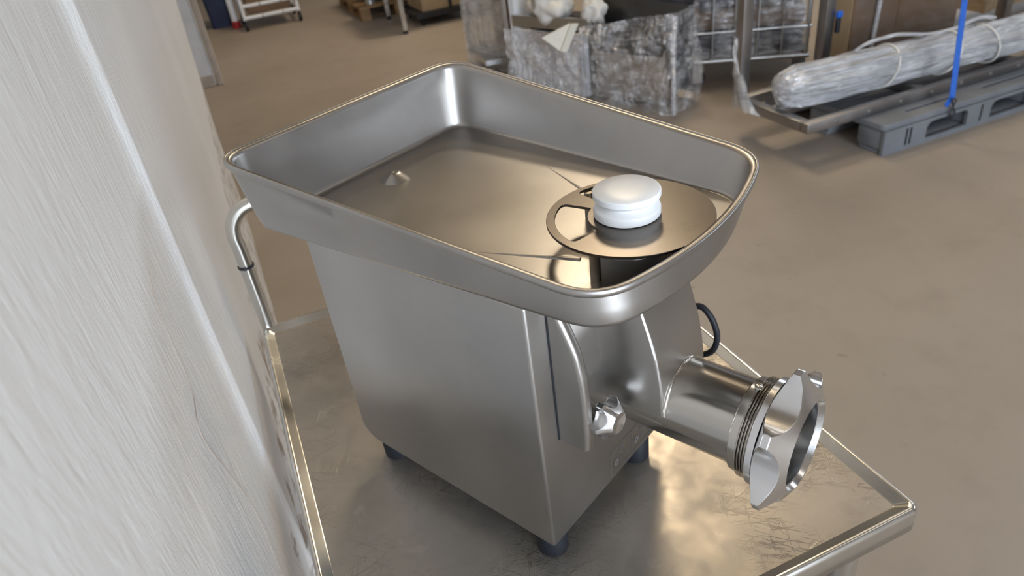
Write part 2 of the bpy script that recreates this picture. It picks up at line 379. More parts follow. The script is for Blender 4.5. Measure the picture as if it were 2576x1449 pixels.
# ------------------------------------------------------------------ meat grinder
ANG = math.radians(26.977)
gr = thing('meat_grinder', 'brushed stainless steel meat grinder with black feet standing on the trolley', 'meat grinder', (0, 0, .850), ANG)
GL = (0, 0, .033)
def arc(cx, cz, r, a0, a1, n=6): return [(cx + r * math.cos(math.radians(lerp(a0, a1, k / n))), cz + r * math.sin(math.radians(lerp(a0, a1, k / n)))) for k in range(n + 1)]
prof = [(0, 0), (0, .299)] + [(-.3007, .299)] + arc(-.2757, .025, .025, 180, 270, 8)
body = MB().prism(prof, 'y', -.1178, .095, .0032, 3).build('housing', 'body_steel', gr, 30, GL)
MB().box((-.15, -.0114, .3025), (.22, .16, .006), .002).build('top_plate', 'body_steel', gr, 30, GL)
for fx, fy in ((-.0215, -.0965), (-.0175, .064), (-.272, -.096), (-.272, .064)):
    MB().lathe([(-.033, .0155), (-.0315, .017), (-.004, .0172), (0.001, .015)], (fx, fy, 0), 'z', 28, True, True).build('foot', 'rubber', gr, 40, GL)
# printed pictograms low on the front face
pr = MB()
def pbar(y0, z0, y1, z1, w_=.0006):
    d = Vector((0, y1 - y0, z1 - z0)); L = d.length; a = math.atan2(z1 - z0, y1 - y0)
    pr.box((.0001, (y0 + y1) / 2, (z0 + z1) / 2), (.0003, L + w_, w_), rot=Matrix.Rotation(a, 4, 'X'))
def pring(y, z, r0, r1, n=28):
    vs = [(.00025, y + r * math.cos(2 * PI * k / n), z + r * math.sin(2 * PI * k / n)) for r in (r0, r1) for k in range(n)]
    pr.add(vs, [(k, (k + 1) % n, n + (k + 1) % n, n + k) for k in range(n)])
for a, b_ in (((-.011, .042), (.073, .042)), ((-.011, .008), (.073, .008)), ((-.011, .008), (-.011, .042)), ((.031, .008), (.031, .042)), ((.073, .008), (.073, .042))): pbar(*a, *b_)
for k in (0, 1):
    o = .042 * k
    pring(.011 + o, .0335, .0042, .0050); pbar(.0085 + o, .0315, .0140 + o, .0358, .0008); pbar(.0095 + o, .0305, .0150 + o, .0348, .0005)
    pring(-.001 + o, .0205, .0011, .0048)
    for (a, b_, c, d) in ((.007, .023, .009, .0235), (.007, .023, .007, .021), (.007, .021, .009, .0205), (.009, .0205, .009, .018), (.009, .018, .007, .0175)): pbar(a + o, b_, c + o, d, .0005)
    for q in (.0145, .0185): pring(q + o, .0205, .0011, .0016, 14)
    for (a, b_, c, d) in ((.0125, .018, .0120, .0205), (.0120, .0205, .0125, .023), (.0208, .018, .0213, .0205), (.0213, .0205, .0208, .023)): pbar(a + o, b_, c + o, d, .0004)
p = pr.build('printed_pictograms', 'print', body, None); p['label'] = 'dark printed safety pictograms in two frames'
# flange cover with its bowed front edge
PRO = [(.133, .0325), (.15, .0338), (.174, .0341), (.197, .0337), (.219, .0321), (.243, .0279), (.2615, .0205), (.272, .0154), (.2985, .003)]
zz = [.1335 + (.2985 - .1335) * k / 26 for k in range(27)]
ysec = [(-.092, 0.0, None)]
def cover_x(y, z):
    p = interp(PRO, z); e = min(1, max(0, (y + .092) / .0045)); p -= .0045 * (1 - math.sqrt(max(0, 1 - (1 - e) ** 2)))
    t = min(1, max(0, (y + .083) / .012)); t = t * t * (3 - 2 * t)
    dep = .0135 + .004 * math.sin((z - .13) / .17 * PI)
    return max(.0012, p - dep * t)
yy = [-.092, -.0917, -.0908, -.0895, -.0875, -.085, -.083, -.081, -.079, -.077, -.075, -.073, -.071, -.068, -.06, -.05, -.04, -.02, 0, .02, .035]
mb = MB()
front = [[(cover_x(y, z), y, z) for y in yy] for z in zz]
mb.loft(front, closed=False)
mb.loft([[(.0012, -.092, z), (cover_x(-.092, z), -.092, z)] for z in zz], closed=False)
mb.loft([[(cover_x(y, zz[0]), y, zz[0]) for y in yy], [(.0012, y, zz[0]) for y in yy]], closed=False)
bmx = bmesh.new(); me = bpy.data.meshes.new('c'); me.from_pydata(mb.v, [], mb.f); bmx.from_mesh(me); bmesh.ops.remove_doubles(bmx, verts=bmx.verts, dist=.00005); mb = MB().bm(bmx)
MB_cover = mb.build('flange_cover', 'cast_steel', gr, 38, GL)
MB().box((.0006, -.0285, .216), (.0012, .1285, .1655)).build('gap_strip', 'rubber', gr, None, GL)  # black strip stands in for the shade of the gap behind the cover
# feed throat: flat curved front, sides tangent to the barrel
TP = [(.150, .0817), (.1845, .0800), (.2021, .0780), (.2228, .0744), (.2461, .0680), (.269, .0605), (.29, .0525), (.3055, .0455)]
tz = [.150 + (.3055 - .150) * k / 24 for k in range(25)]
poly = [(.0015, .150)] + [(interp(TP, z), z) for z in tz] + [(.0015, .3055)]
bmx = bmesh.new(); A = [bmx.verts.new((p_[0], -.0399, p_[1])) for p_ in poly]; B = [bmx.verts.new((p_[0], .0399, p_[1])) for p_ in poly]; n = len(poly)
bmx.faces.new(A); bmx.faces.new(B[::-1])
for i in range(n): bmx.faces.new((A[i], B[i], B[(i + 1) % n], A[(i + 1) % n]))
bmesh.ops.recalc_face_normals(bmx, faces=bmx.faces)
es = [e for e in bmx.edges if abs(abs(e.verts[0].co.y) - .0399) < 1e-5 and abs(e.verts[0].co.y - e.verts[1].co.y) < 1e-6 and min(e.verts[0].co.x, e.verts[1].co.x) > .03]
bmesh.ops.bevel(bmx, geom=es, offset=.0028, segments=3, affect='EDGES', profile=.5)
MB().bm(bmx).build('feed_throat', 'cast_steel', gr, 30, GL)
# barrel with collar and screw thread
ZA = .155
pb = [(.002, .040), (.1415, .040), (.1425, .0405), (.1440, .0438), (.1505, .0444)]
for k in range(4): pb += [(.1512 + .0024 * k, .0440), (.1518 + .0024 * k, .0466), (.1526 + .0024 * k, .0468), (.1532 + .0024 * k, .0444)]
pb += [(.1615, .0440), (.170, .0440), (.170, .0385), (.150, .0385), (.148, .0350), (.02, .0350), (.02, .001)]
MB().lathe(pb, (0, 0, ZA), 'x', 72).build('barrel', 'polished_steel', gr, 28, GL)
wl = MB()
for a0, a1 in ((10, 170),):
    pts = []
    for k in range(25):
        t = math.radians(lerp(a0, a1, k / 24)); z = ZA + .0402 * math.sin(t); pts.append((interp(TP, z) + .0004, .0402 * math.cos(t), z))
    wl.tube(pts, .0016, 8, 2)
wl.build('weld_seam', 'polished_steel', gr, 60, GL)
a = math.radians(92); pc = Vector((.1510, .0444 * math.cos(a), ZA + .0444 * math.sin(a))); nn = Vector((0, math.cos(a), math.sin(a)))
pin = MB().cyl(pc - nn * .002, pc + nn * .0032, .0036, 18, bev=.0006).build('locking_pin', 'bright_steel', gr, 30, GL)
# ring nut: six wings with scallops between
def star(th, R=.068, V=.0498):
    ph = (math.degrees(th) - 22.7) % 60
    if ph > 30: ph = 60 - ph
    fl = 4.6
    if ph <= fl: return R * math.cos(math.radians(fl)) / math.cos(math.radians(ph))
    ka = math.radians(30 - fl); cxx, cyy = R * math.cos(ka), R * math.sin(ka)
    D = (cxx * cxx + cyy * cyy - V * V) / (2 * (cxx - V)); rho = D - V; ps = math.radians(30 - ph)
    return D * math.cos(ps) - math.sqrt(max(0, rho * rho - (D * math.sin(ps)) ** 2))
NS = 360
def sring(x, f): return [(x, f(2 * PI * k / NS) * math.cos(2 * PI * k / NS), ZA + f(2 * PI * k / NS) * math.sin(2 * PI * k / NS)) for k in range(NS)]
mb = MB()
def fx(r): return .182 + (.068 - r) * .5
def bx_(r): return .1675 + max(0, r - .0498) * .46
def sv(f, g_): return [(f(g_(2 * PI * k / NS)), g_(2 * PI * k / NS) * math.cos(2 * PI * k / NS), ZA + g_(2 * PI * k / NS) * math.sin(2 * PI * k / NS)) for k in range(NS)]
mb.loft([sring(.166, lambda t: .0445), sv(bx_, lambda t: star(t) - .0004), sv(lambda r: bx_(r) + .0005, star), sv(lambda r: fx(r) - .0005, star), sv(fx, lambda t: star(t) - .0004),
         sring(.1948, lambda t: .0425), sring(.1951, lambda t: .0420), sring(.1948, lambda t: .0415), sring(.1905, lambda t: .0395), sring(.1900, lambda t: .0378), sring(.1780, lambda t: .0378), sring(.1775, lambda t: .0365), sring(.166, lambda t: .0365)])
mb.lathe([(.1612, .0442), (.1612, .0490), (.1618, .0496), (.1672, .0496)], (0, 0, ZA), 'x', 72)
mb.build('ring_nut', 'bright_steel', gr, 24, GL)
# locking knob beside the throat
ky, kz = -.067, .1605
MB().cyl((.012, ky, kz), (.036, ky, kz), .0095, 24).build('knob_shaft', 'polished_steel', gr, 30, GL)
NK = 150
def kn(th, R=.0212, V=.0142, n5=5, off=110, fl=7):
    st = 360 / n5; ph = (math.degrees(th) - off) % st
    if ph > st / 2: ph = st - ph
    if ph <= fl: return R * math.cos(math.radians(fl)) / math.cos(math.radians(ph))
    ka = math.radians(st / 2 - fl); cxx, cyy = R * math.cos(ka), R * math.sin(ka)
    D = (cxx * cxx + cyy * cyy - V * V) / (2 * (cxx - V)); rho = D - V; ps = math.radians(st / 2 - ph)
    return D * math.cos(ps) - math.sqrt(max(0, rho * rho - (D * math.sin(ps)) ** 2))
def kring(fx_, g_): return [(fx_(g_(2 * PI * k / NK)), ky + g_(2 * PI * k / NK) * math.cos(2 * PI * k / NK), kz + g_(2 * PI * k / NK) * math.sin(2 * PI * k / NK)) for k in range(NK)]
def kc(x, r): return kring(lambda q: x, lambda t: r)
kfx = lambda r: .0405 + (.0212 - r) * .95
MB().loft([kc(.0330, .0092), kring(lambda r: .0335, lambda t: kn(t) - .0004), kring(lambda r: .0340, kn), kring(lambda r: kfx(r) - .0004, kn), kring(kfx, lambda t: kn(t) - .0004), kc(.0515, .0112), kc(.0519, .0106), kc(.0516, .0100), kc(.0496, .001)], cap1=True).build('locking_knob', 'bright_steel', gr, 24, GL)
# mains cord
cpts = [(-.301, .05, .06), (-.33, .07, .03), (-.33, .13, -.02), (-.24, .19, -.028), (-.12, .235, -.0275), (-.055, .262, -.015), (-.045, .262, .02), (-.048, .262, .05), (-.034, .262, .060), (-.019, .262, .047), (-.0105, .263, .023), (-.013, .265, .000), (-.023, .268, -.018), (-.04, .268, -.028), (-.07, .255, -.0285), (-.10, .225, -.0285), (-.075, .19, -.027), (-.035, .215, -.020), (-.03, .235, .005), (-.037, .25, .035), (-.06, .25, .045), (-.09, .24, .02), (-.11, .21, -.0285), (-.16, .18, -.0285)]
MB().tube(cpts, .0043, 12, 8).build('mains_cord', 'rubber', gr, 60, GL)
MB().box((-.18, .17, -.022), (.05, .03, .022), .006, rot=Matrix.Rotation(.5, 4, 'Z')).build('mains_plug', 'black_plastic', gr, 40, GL)

# ------------------------------------------------------------------ feed tray on the grinder
ZF = .307
def side_line(a, b_): return lambda u: (lerp(a[0], b_[0], u), lerp(a[1], b_[1], u))
def front_arc(a, b_, xf, yc, hw, k):
    def fn(u):
        y = lerp(a[1], b_[1], u); return (xf - k * ((y - yc) / hw) ** 2, y)
    return fn
def outline(sides, cuts, ns):
    out = []; m_ = len(sides)
    for i, fn in enumerate(sides):
        L = math.dist(fn(0), fn(1)); u0 = cuts[i] / L; u1 = 1 - cuts[(i + 1) % m_] / L
        for k in range(ns[i] + 1): out.append(fn(lerp(u0, u1, k / ns[i])))
        nx = sides[(i + 1) % m_]; Ln = math.dist(nx(0), nx(1)); p0 = fn(u1); p1 = fn(1); p2 = nx(cuts[(i + 1) % m_] / Ln)
        for k in range(1, 12):
            t = k / 12; out.append(tuple((1 - t) ** 2 * p0[j] + 2 * t * (1 - t) * p1[j] + t * t * p2[j] for j in (0, 1)))
    return out
Rl, Rr, Rfr, Rfl = (-.3525, -.1643), (-.3525, .1867), (.077, .1527), (.0784, -.1293)
Fl, Fr, Ffr, Ffl = (-.334, -.1520), (-.334, .1650), (.0728, .1230), (.0805, -.1250)
NSD = [24, 28, 24, 16]
rimo = outline([side_line(Rl, Rfl), front_arc(Rfl, Rfr, .104, .01, .14, .026), side_line(Rfr, Rr), side_line(Rr, Rl)], [.040, .034, .034, .042], NSD)
floo = outline([side_line(Fl, Ffl), front_arc(Ffl, Ffr, .1035, -.01, .12, .025), side_line(Ffr, Fr), side_line(Fr, Fl)], [.030, .030, .030, .030], NSD)
def normals(P):
    out = []
    for i in range(len(P)):
        a, b_ = P[i - 1], P[(i + 1) % len(P)]; t = Vector((b_[0] - a[0], b_[1] - a[1])).normalized(); out.append((t.y, -t.x))
    return out
nr, nf = normals(rimo), normals(floo)
def rimz(x): return .382 - .1 * (x + .34)
def tring(u, off, dz):
    out = []
    for p, q, a, b_ in zip(floo, rimo, nf, nr):
        x, y = lerp(p[0], q[0], u), lerp(p[1], q[1], u); nx, ny = lerp(a[0], b_[0], u), lerp(a[1], b_[1], u)
        out.append((x + nx * off, y + ny * off, lerp(ZF, rimz(q[0]), u) + dz))
    return out
tray = thing('feed_tray', 'deep stainless steel feed tray with rolled rim on top of the meat grinder', 'tray', (0, 0, .883 + .3056), ANG)
TL = (0, 0, -.3056)
mb = MB()
mb.loft([tring(0, -.0066, 0), tring(0, -.0045, .0004), tring(0, -.0028, .0014), tring(.0, -.0016, .0032), tring(.02, -.0012, .0045), tring(.5, -.0040, 0), tring(.93, -.0085, 0), tring(.97, -.0080, 0), tring(1, -.0070, -.0006), tring(1, -.0055, .0004), tring(1, -.0035, .0002),
         tring(1, -.0030, .0012), tring(1, -.0018, .0016), tring(1, -.0006, .0006), tring(1, 0, -.0014), tring(1, -.0004, -.0038), tring(1, -.0012, -.0050), tring(1, -.0026, -.0056), tring(.9, -.0026, 0), tring(.5, -.0012, 0), tring(.03, .0003, .0050), tring(0, -.0004, .0030), tring(0, -.0040, .0002), tring(0, -.0066, -.0012)])
mb.build('tray_wall', 'tray_steel', tray, 60, TL)
HX, HR = .0255, .0300
flat('tray_floor', [(p[0], p[1]) for p in tring(0, -.0065, 0)], [circle(HX, 0, HR)], ZF - .0013, ZF, 'tray_steel', tray, 0, TL)
for s, (ax, ay), (bx, by) in ((-1, (-.086, -.0775), (.004, -.0430)), (1, (-.1403, .1004), (-.012, .0420))):
    d = Vector((bx - ax, by - ay)).normalized(); nn2 = Vector((-d.y, d.x)); mb = MB(); rg = []
    for k in range(9):
        t = k / 8; cx_, cy_ = lerp(ax, bx, t), lerp(ay, by, t); wd = .0006 + .0030 * t; hh = .0002 + .0016 * t
        rg.append([(cx_ + nn2.x * q * wd, cy_ + nn2.y * q * wd, ZF + hh * (1 - q * q) - .0001) for q in (-1, -.5, 0, .5, 1)])
    mb.loft(rg, closed=False).build('crease', 'tray_steel', tray, 60, TL)
MB().lathe([(-.0002, .0185), (.0006, .0175), (.0022, .0150), (.0062, .0085), (.0078, .0055), (.0080, .003), (.0072, .0001)], (-.281, .002, ZF), 'z', 40).build('pressed_dimple', 'tray_steel', tray, 50, TL)
# guard disc on its rods
def cut(a0, a1, r0, r1, n=14, rc=.006):
    pts = []
    def P(r, a): return (.027 + r * math.cos(math.radians(a)), r * math.sin(math.radians(a)))
    da1 = math.degrees(rc / r1)
    for k in range(n + 1): pts.append(P(r1, lerp(a0 + da1, a1 - da1, k / n)))
    for k in range(1, 5): t = k / 5; p0, p1, p2 = P(r1, a1 - da1), P(r1, a1), P(r1 - rc, a1); pts.append(tuple((1 - t) ** 2 * p0[j] + 2 * t * (1 - t) * p1[j] + t * t * p2[j] for j in (0, 1)))
    pts.append(P(r1 - rc, a1))
    for k in range(n + 1): pts.append(P(r0, lerp(a1, a0, k / n)))
    pts.append(P(r1 - rc, a0))
    for k in range(1, 5): t = k / 5; p0, p1, p2 = P(r1 - rc, a0), P(r1, a0), P(r1, a0 + da1); pts.append(tuple((1 - t) ** 2 * p0[j] + 2 * t * (1 - t) * p1[j] + t * t * p2[j] for j in (0, 1)))
    return pts
gd = flat('guard_disc', circle(.027, 0, .0708, 120), [circle(.0245, 0, .0262, 60), cut(-171, -102, .0355, .0642), cut(104, 168, .0355, .0660)], .3335, .3360, 'disc_steel', tray, .0004, TL)
for adeg in (-84, -22, 96, 158):
    t = math.radians(adeg); px_, py_ = .027 + .0635 * math.cos(t), .0635 * math.sin(t)
    MB().cyl((px_, py_, ZF), (px_, py_, .3338), .0045, 20).build('guard_rod', 'rod_steel', tray, 40, TL)
# pusher standing in the hole
pu = thing('meat_pusher', 'white plastic pusher with grooved round knob standing in the guard disc of the tray', 'pusher', (0, 0, .883 + .2), ANG)
PLo = (0, 0, -.2)
MB().lathe([(.30, .0280), (.3335, .0280), (.3335, .0240), (.3362, .0240)], (.0255, 0, 0), 'z', 48, True, True).build('stem', 'white_nylon', pu, 40, PLo)
MB().lathe([(.3362, .0262), (.3365, .0278), (.3372, .0284), (.3425, .0285), (.3440, .0279), (.3456, .0258), (.3466, .0236), (.3474, .0226), (.3486, .0224), (.3498, .0230), (.3510, .0250), (.3524, .0276), (.3536, .0286), (.3580, .0286), (.3588, .0281), (.3594, .0270), (.3604, .015), (.3606, .0012)], (.0245, 0, 0), 'z', 96, True, True).build('knob', 'white_nylon', pu, 28, PLo)

# ------------------------------------------------------------------ background right: plastic pallet and steel rack
PX, PY = -1.80, 2.45
pal = thing('plastic_pallet', 'grey plastic pallet on the floor under the steel rack', 'pallet', (PX, PY, 0))
LY, LX, HP = 1.22, .80, .150
slots = []
for yc in (.36, .86):
    for xc in (-.075, -.2, -.4, -.6, -.725): slots.append([(xc - .014, yc - .16), (xc + .014, yc - .16), (xc + .014, yc + .16), (xc - .014, yc + .16)])
flat('top_deck', [(p[0], p[1]) for p in rrect(-LX, 0, 0, LY, .03, 0)], slots, HP - .03, HP, 'pallet_plastic', pal, .004)
for k, (y0, y1) in enumerate(((0, .255), (.54, .68), (.965, LY))):
    for x0, x1 in ((-.16, 0), (-.48, -.32), (-LX, -LX + .16)):
        bl = MB().box(((x0 + x1) / 2, (y0 + y1) / 2, (HP - .03) / 2 + .008), (x1 - x0 - .004, y1 - y0, HP - .046), .018, 3).build('foot_block', 'pallet_plastic', pal, 35)
def arch(y0, y1, z0, z1, r):
    return [(y0, z0), (y1, z0), (y1, z1 - r)] + [(y1 - r + r * math.cos(t), z1 - r + r * math.sin(t)) for t in [PI / 2 * k / 6 for k in range(1, 7)]] + [(y0 + r - r * math.sin(t), z1 - r + r * math.cos(t)) for t in [PI / 2 * k / 6 for k in range(0, 7)]]
SK = []
for k, x0 in enumerate((.002, -LX - .002)):
    o = flat('side_skirt', [(0.0, .0), (LY, .0), (LY, HP - .032), (0.0, HP - .032)], [arch(.262, .535, .022, .106, .035), arch(.685, .960, .022, .106, .035)], -.012, .012, 'pallet_plastic', pal, .002)
    o.data.transform(Matrix(((0, 0, 1, x0), (1, 0, 0, 0), (0, 1, 0, 0), (0, 0, 0, 1))))
    for y in (.125, .150, .61, 1.07) if k == 0 else (): MB().box((.0115, y + .01, .065), (.006, .016, .085), .002).build('groove', 'black_plastic', o, None)
for x0 in (-.08, -.40, -.72): MB().box((x0, LY / 2, .010), (.12, LY - .01, .020), .004).build('runner', 'pallet_plastic', pal, 35)

rk = thing('steel_rack', 'grey square tube rack with upright posts lying across the plastic pallet', 'rack', (-2.2, 2.9, .15))
RO = (2.2, -2.9, -.15)
T_ = .05
def rail(p0, p1, nm='rail', t=T_): 
    a, b_ = Vector(p0), Vector(p1); c = (a + b_) / 2; d = [abs(b_[i] - a[i]) + (t if abs(b_[i] - a[i]) < 1e-6 else 0) for i in range(3)]
    return MB().box(c, d, .005).build(nm, 'frame_steel', rk, 35, RO)
fr_ = rail((-1.955, 2.115, .1755), (-1.955, 4.2, .1755)); rail((-2.44, 2.165, .1755), (-2.44, 4.2, .1755)); rail((-2.215, 2.165, .1755), (-2.215, 4.2, .1755))
rail((-2.465, 2.14, .1755), (-1.98, 2.14, .1755)); rail((-2.19, 2.86, .1755), (-1.98, 2.86, .1755)); rail((-2.415, 2.86, .1755), (-2.24, 2.86, .1755)); rail((-2.19, 3.5, .1755), (-1.98, 3.5, .1755))
for k in range(8): MB().cyl((-1.931, 2.28 + .2 * k, .178), (-1.926, 2.28 + .2 * k, .178), .008, 12, bev=.001).build('bolt', 'zinc_steel', rk, 30, RO)
for y in (2.135, 2.655, 4.0): MB().box((-2.44, y, .90), (T_ + .01, T_ + .01, 1.40), .006).build('post', 'frame_steel', rk, 35, RO)
rail((-2.44, 2.17, 1.3), (-2.44, 3.97, 1.3))

def wrapped(path, rad, n=96, m_=80, amp=.1, seed=0):
    P = [Vector(p) for p in path]; rings = []
    for i in range(m_ + 1):
        t = i / m_ * (len(P) - 1); k = min(int(t), len(P) - 2); u = t - k; c = P[k].lerp(P[k + 1], u); ax = (P[k + 1] - P[k]).normalized()
        a = ax.cross(Vector((0, 0, 1))).normalized(); b_ = a.cross(ax)
        rr = interp(rad, i / m_); ring_ = []
        for j in range(n):
            th = 2 * PI * j / n; q = a * math.cos(th) + b_ * math.sin(th)
            s = 1 + amp * noise.noise(Vector((math.cos(th) * 2.2 + seed, math.sin(th) * 2.2, i * .05))) + amp * .6 * noise.noise(Vector((math.cos(th) * 5, math.sin(th) * 5 + seed, i * .10))) + amp * .35 * noise.noise(Vector((math.cos(th) * 14, math.sin(th) * 14 + seed, i * .12)))
            ring_.append(c + q * rr * s)
        rings.append(ring_)
    return rings
rl = thing('wrapped_bundle', 'long bundle of profiles tightly wrapped in silvery stretch film lying on the steel rack', 'bundle', (-2.18, 2.1, .2))
MB().loft(wrapped([(0, 0.03, .095), (.09, .80, .10), (.17, 1.55, .115), (.20, 2.1, .12)], [(0, .03), (.012, .075), (.05, .098), (.5, .09), (1, .10)], amp=.2), True, True, True).build('film_skin', 'film_dense', rl, 50)
for k, (x, z) in enumerate(((-.04, .07), (.04, .07), (0, .13), (-.05, .12), (.05, .12))):
    MB().box((x * .7 + .1, 1.0, z * .9 + .015), (.045, 1.8, .045), .003, rot=Matrix.Rotation(-.10, 4, 'Z')).build('profile', 'zinc_steel', rl, None)
for y, a in ((.62, .3), (.98, .3), (1.22, -.2)):
    pts = [(.09 * (y / .8) + .100 * math.cos(t), y + a * .12 * math.sin(t), .10 + .100 * math.sin(t)) for t in [2 * PI * k / 12 for k in range(13)]]
    MB().tube(pts, .006, 8, 3).build('twisted_film', 'foam', rl, 60)
MB().tube([(.0, .50, .185), (-.01, .60, .205), (.02, .72, .222), (.04, .80, .215), (.06, .92, .195), (.10, 1.05, .205), (.10, 1.2, .225), (.12, 1.3, .21)], .009, 7, 5).build('film_strand', 'film_dense', rl, 60)

fc = thing('film_corner', 'clear stretch film pulled round the corner post of the steel rack', 'film', (-2.3, 2.1, .2))
mb = MB(); rg = []
for i in range(15):
    t = i / 14; z = lerp(-.045, .30, t); ww = lerp(.24, .03, min(1, t * 1.35) ** .6); rg.append([(lerp(-.175, -.175 + ww, k / 12), .012 - .018 * math.sin(PI * k / 12) + .012 * noise.noise(Vector((k * .5, i * .5, 3))), z + .02 * noise.noise(Vector((k * .4, i * .3, 9)))) for k in range(13)])
mb.loft(rg, closed=False).build('film_sheet', 'film_haze', fc, 60)

bx = thing('cardboard_carton', 'tall dark brown cardboard carton wrapped in film behind the wrapped bundle', 'carton', (-2.52, 3.32, .2))
MB().box((-.11, 0, .50), (.22, .80, 1.0), .006).build('carton_body', 'cardboard', bx, None)
MB().box((-.112, -.402, .50), (.21, .004, .99), .001).build('carton_side', 'cardboard_light', bx, None)
MB().box((.002, -.05, .5), (.003, .05, .98)).build('tape', 'cardboard', bx, None)
mb = MB(); mb.loft([[(.02 + .012 * noise.noise(Vector((j * .5, i * .4, 1))), lerp(-.41, .41, j / 24), lerp(.0, 1.0, i / 24)) for j in range(25)] for i in range(25)], closed=False).build('film', 'film_thin', bx, 60)
MB().tube([(.03, -.27, 0.02), (.025, -.25, .2), (.022, -.235, .5), (.022, -.23, 1.0)], .012, 8, 4).build('film_fold', 'film_dense', bx, 60)
pl = thing('plywood_crate', 'light plywood crate standing to the right of the dark carton', 'crate', (-2.68, 4.5, .2))
MB().box((-.3, .35, .45), (.6, 1.4, .9), .004).build('crate_body', 'plywood', pl, None)
for y in (-.33, .35): MB().box((.012, y, .45), (.024, .07, .9), .003).build('batten', 'plywood', pl, None)

st = thing('lashing_strap', 'bright blue lashing strap hooked under the edge of the grey plastic pallet', 'strap', (-1.79, 2.80, .10))
p0, p1 = Vector((.0, .045, .085)), Vector((-.22, .20, 1.12)); d = (p1 - p0).normalized(); sd = Vector((.30, .95, 0)).normalized(); th = d.cross(sd).normalized()
mb = MB(); rg = []
for k in range(9):
    c = p0.lerp(p1, k / 8); rg.append([c + sd * a + th * b_ for a, b_ in ((-.014, -.0015), (.014, -.0015), (.014, .0015), (-.014, .0015))])
mb.loft(rg, True, True, True).build('webbing', 'blue_webbing', st, 30)
MB().tube([(.006, .03, .09), (.014, .055, .085), (.016, .045, .05), (.018, .03, .02), (.018, .045, .0), (.018, .062, .02), (.016, .045, .05), (.014, .032, .085)], .004, 8, 6).build('hook', 'black_plastic', st, 60)
MB().box((-.004, .035, .075), (.006, .05, .03), .002, rot=Matrix.Rotation(.9, 4, 'X')).build('strap_end', 'blue_webbing', st, None)

tl = thing('hand_tool', 'small tool with blue head and black grip hanging on the rear rack post', 'tool', (-2.402, 2.70, .42))
MB().box((0, 0, .035), (.022, .024, .075), .006).build('grip', 'black_plastic', tl, 35)
MB().box((0, .002, .090), (.026, .034, .036), .009, 3).build('head', 'blue_webbing', tl, 35)

# ------------------------------------------------------------------ background centre: roll cages and wrapped goods
def post_(mb_, x, y, z0, z1, t=.03): mb_.box((x, y, (z0 + z1) / 2), (t, t, z1 - z0), .004)
c1 = thing('roll_cage', 'film-wrapped wire roll cage with bright corner post beyond the tray corner', 'roll cage', (-4.36, 1.63, 0))
for nm, (x, y) in (('post', (0, 0)), ('post', (-.43, -.14)), ('post', (.45, .95))):
    mb = MB(); post_(mb, x, y, .10, 1.6); mb.build(nm, 'white_paint' if (x, y) == (0, 0) else 'zinc_steel', c1, 35)
for k in range(1, 7):
    t = k / 7; MB().cyl((-.43 * t, -.14 * t, .14), (-.43 * t, -.14 * t, 1.58), .005, 8).build('wire', 'zinc_steel', c1, 40)
MB().box((-.2, .4, .12), (.55, 1.1, .04), .006, rot=Matrix.Rotation(-.15, 4, 'Z')).build('base', 'zinc_steel', c1, None)
mb = MB(); mb.loft([[(lerp(.02, -.45, j / 14) + .004 * noise.noise(Vector((j, i, 4))), lerp(-.018, -.165, j / 14) + .01 * noise.noise(Vector((j * .6, i * .6, 0))), lerp(.02, 1.5, i / 16)) for j in range(15)] for i in range(17)], closed=False).build('film', 'film_haze', c1, 60)
for x, y in ((-.05, .05), (-.38, -.05), (.35, .85), (-.1, .85)): 
    w_ = MB().cyl((x, y - .02, .06), (x, y + .02, .06), .06, 24, bev=.006).build('caster_wheel', 'rubber', c1, 40); MB().box((x, y, .095), (.05, .06, .03), .004).build('fork', 'zinc_steel', w_, None)
MB().box((-.22, .25, .75), (.35, .35, 1.2), .01, rot=Matrix.Rotation(.3, 4, 'Z')).build('load', 'cardboard', c1, None)

# wrapped machine parts: a taller grey panel left, a low tapered hopper right, all under one crumpled film
wm = thing('wrapped_machine', 'low machine of grey sheet metal under crumpled clear stretch film', 'machine', (-3.4, 1.78, 0))
fa, fb = Vector((-.60, -.27, 0)), Vector((.47, .28, 0)); du = (fb - fa).normalized(); dn = Vector((du.y, -du.x, 0))
def Q(s, n_, z): return fa + du * s - dn * n_ + Vector((0, 0, z))
LQ = (fb - fa).length
def slab(s0, s1, n0, n1, z0, z1, bev=.004): 
    mb_ = MB(); vs = [Q(s, n_, z) for z in (z0, z1) for s, n_ in ((s0, n0), (s1, n0), (s1, n1), (s0, n1))]
    return mb_.add(vs, [(0, 3, 2, 1), (4, 5, 6, 7), (0, 1, 5, 4), (1, 2, 6, 5), (2, 3, 7, 6), (3, 0, 4, 7)])
slab(.03, .58, .03, .06, .02, .40).build('side_panel', 'white_paint', wm, None)
slab(.64, 1.12, .05, .20, .02, .34).build('lower_box', 'zinc_steel', wm, None)
slab(.0, .04, .02, .22, .02, .62).build('end_plate', 'white_paint', wm, None)
hop = MB(); a = [Q(s, n_, .30) for s, n_ in ((.66, .05), (1.10, .05), (1.10, .16), (.66, .16))]; b4 = [Q(s, n_, .47 + .04 * k) for k, (s, n_) in enumerate(((.60, .0), (1.16, .0), (1.18, .24), (.58, .24)))]
hop.loft([a, b4]).build('hopper', 'dark_steel', wm, None)
slab(.04, .66, .0, .03, .43, .50).build('cross_rail', 'zinc_steel', wm, None)
slab(.60, 1.18, .25, .27, .05, .70).build('back_plate', 'dark_load', wm, None)
slab(.08, .60, .12, .25, .02, .48).build('dark_box', 'dark_load', wm, None)
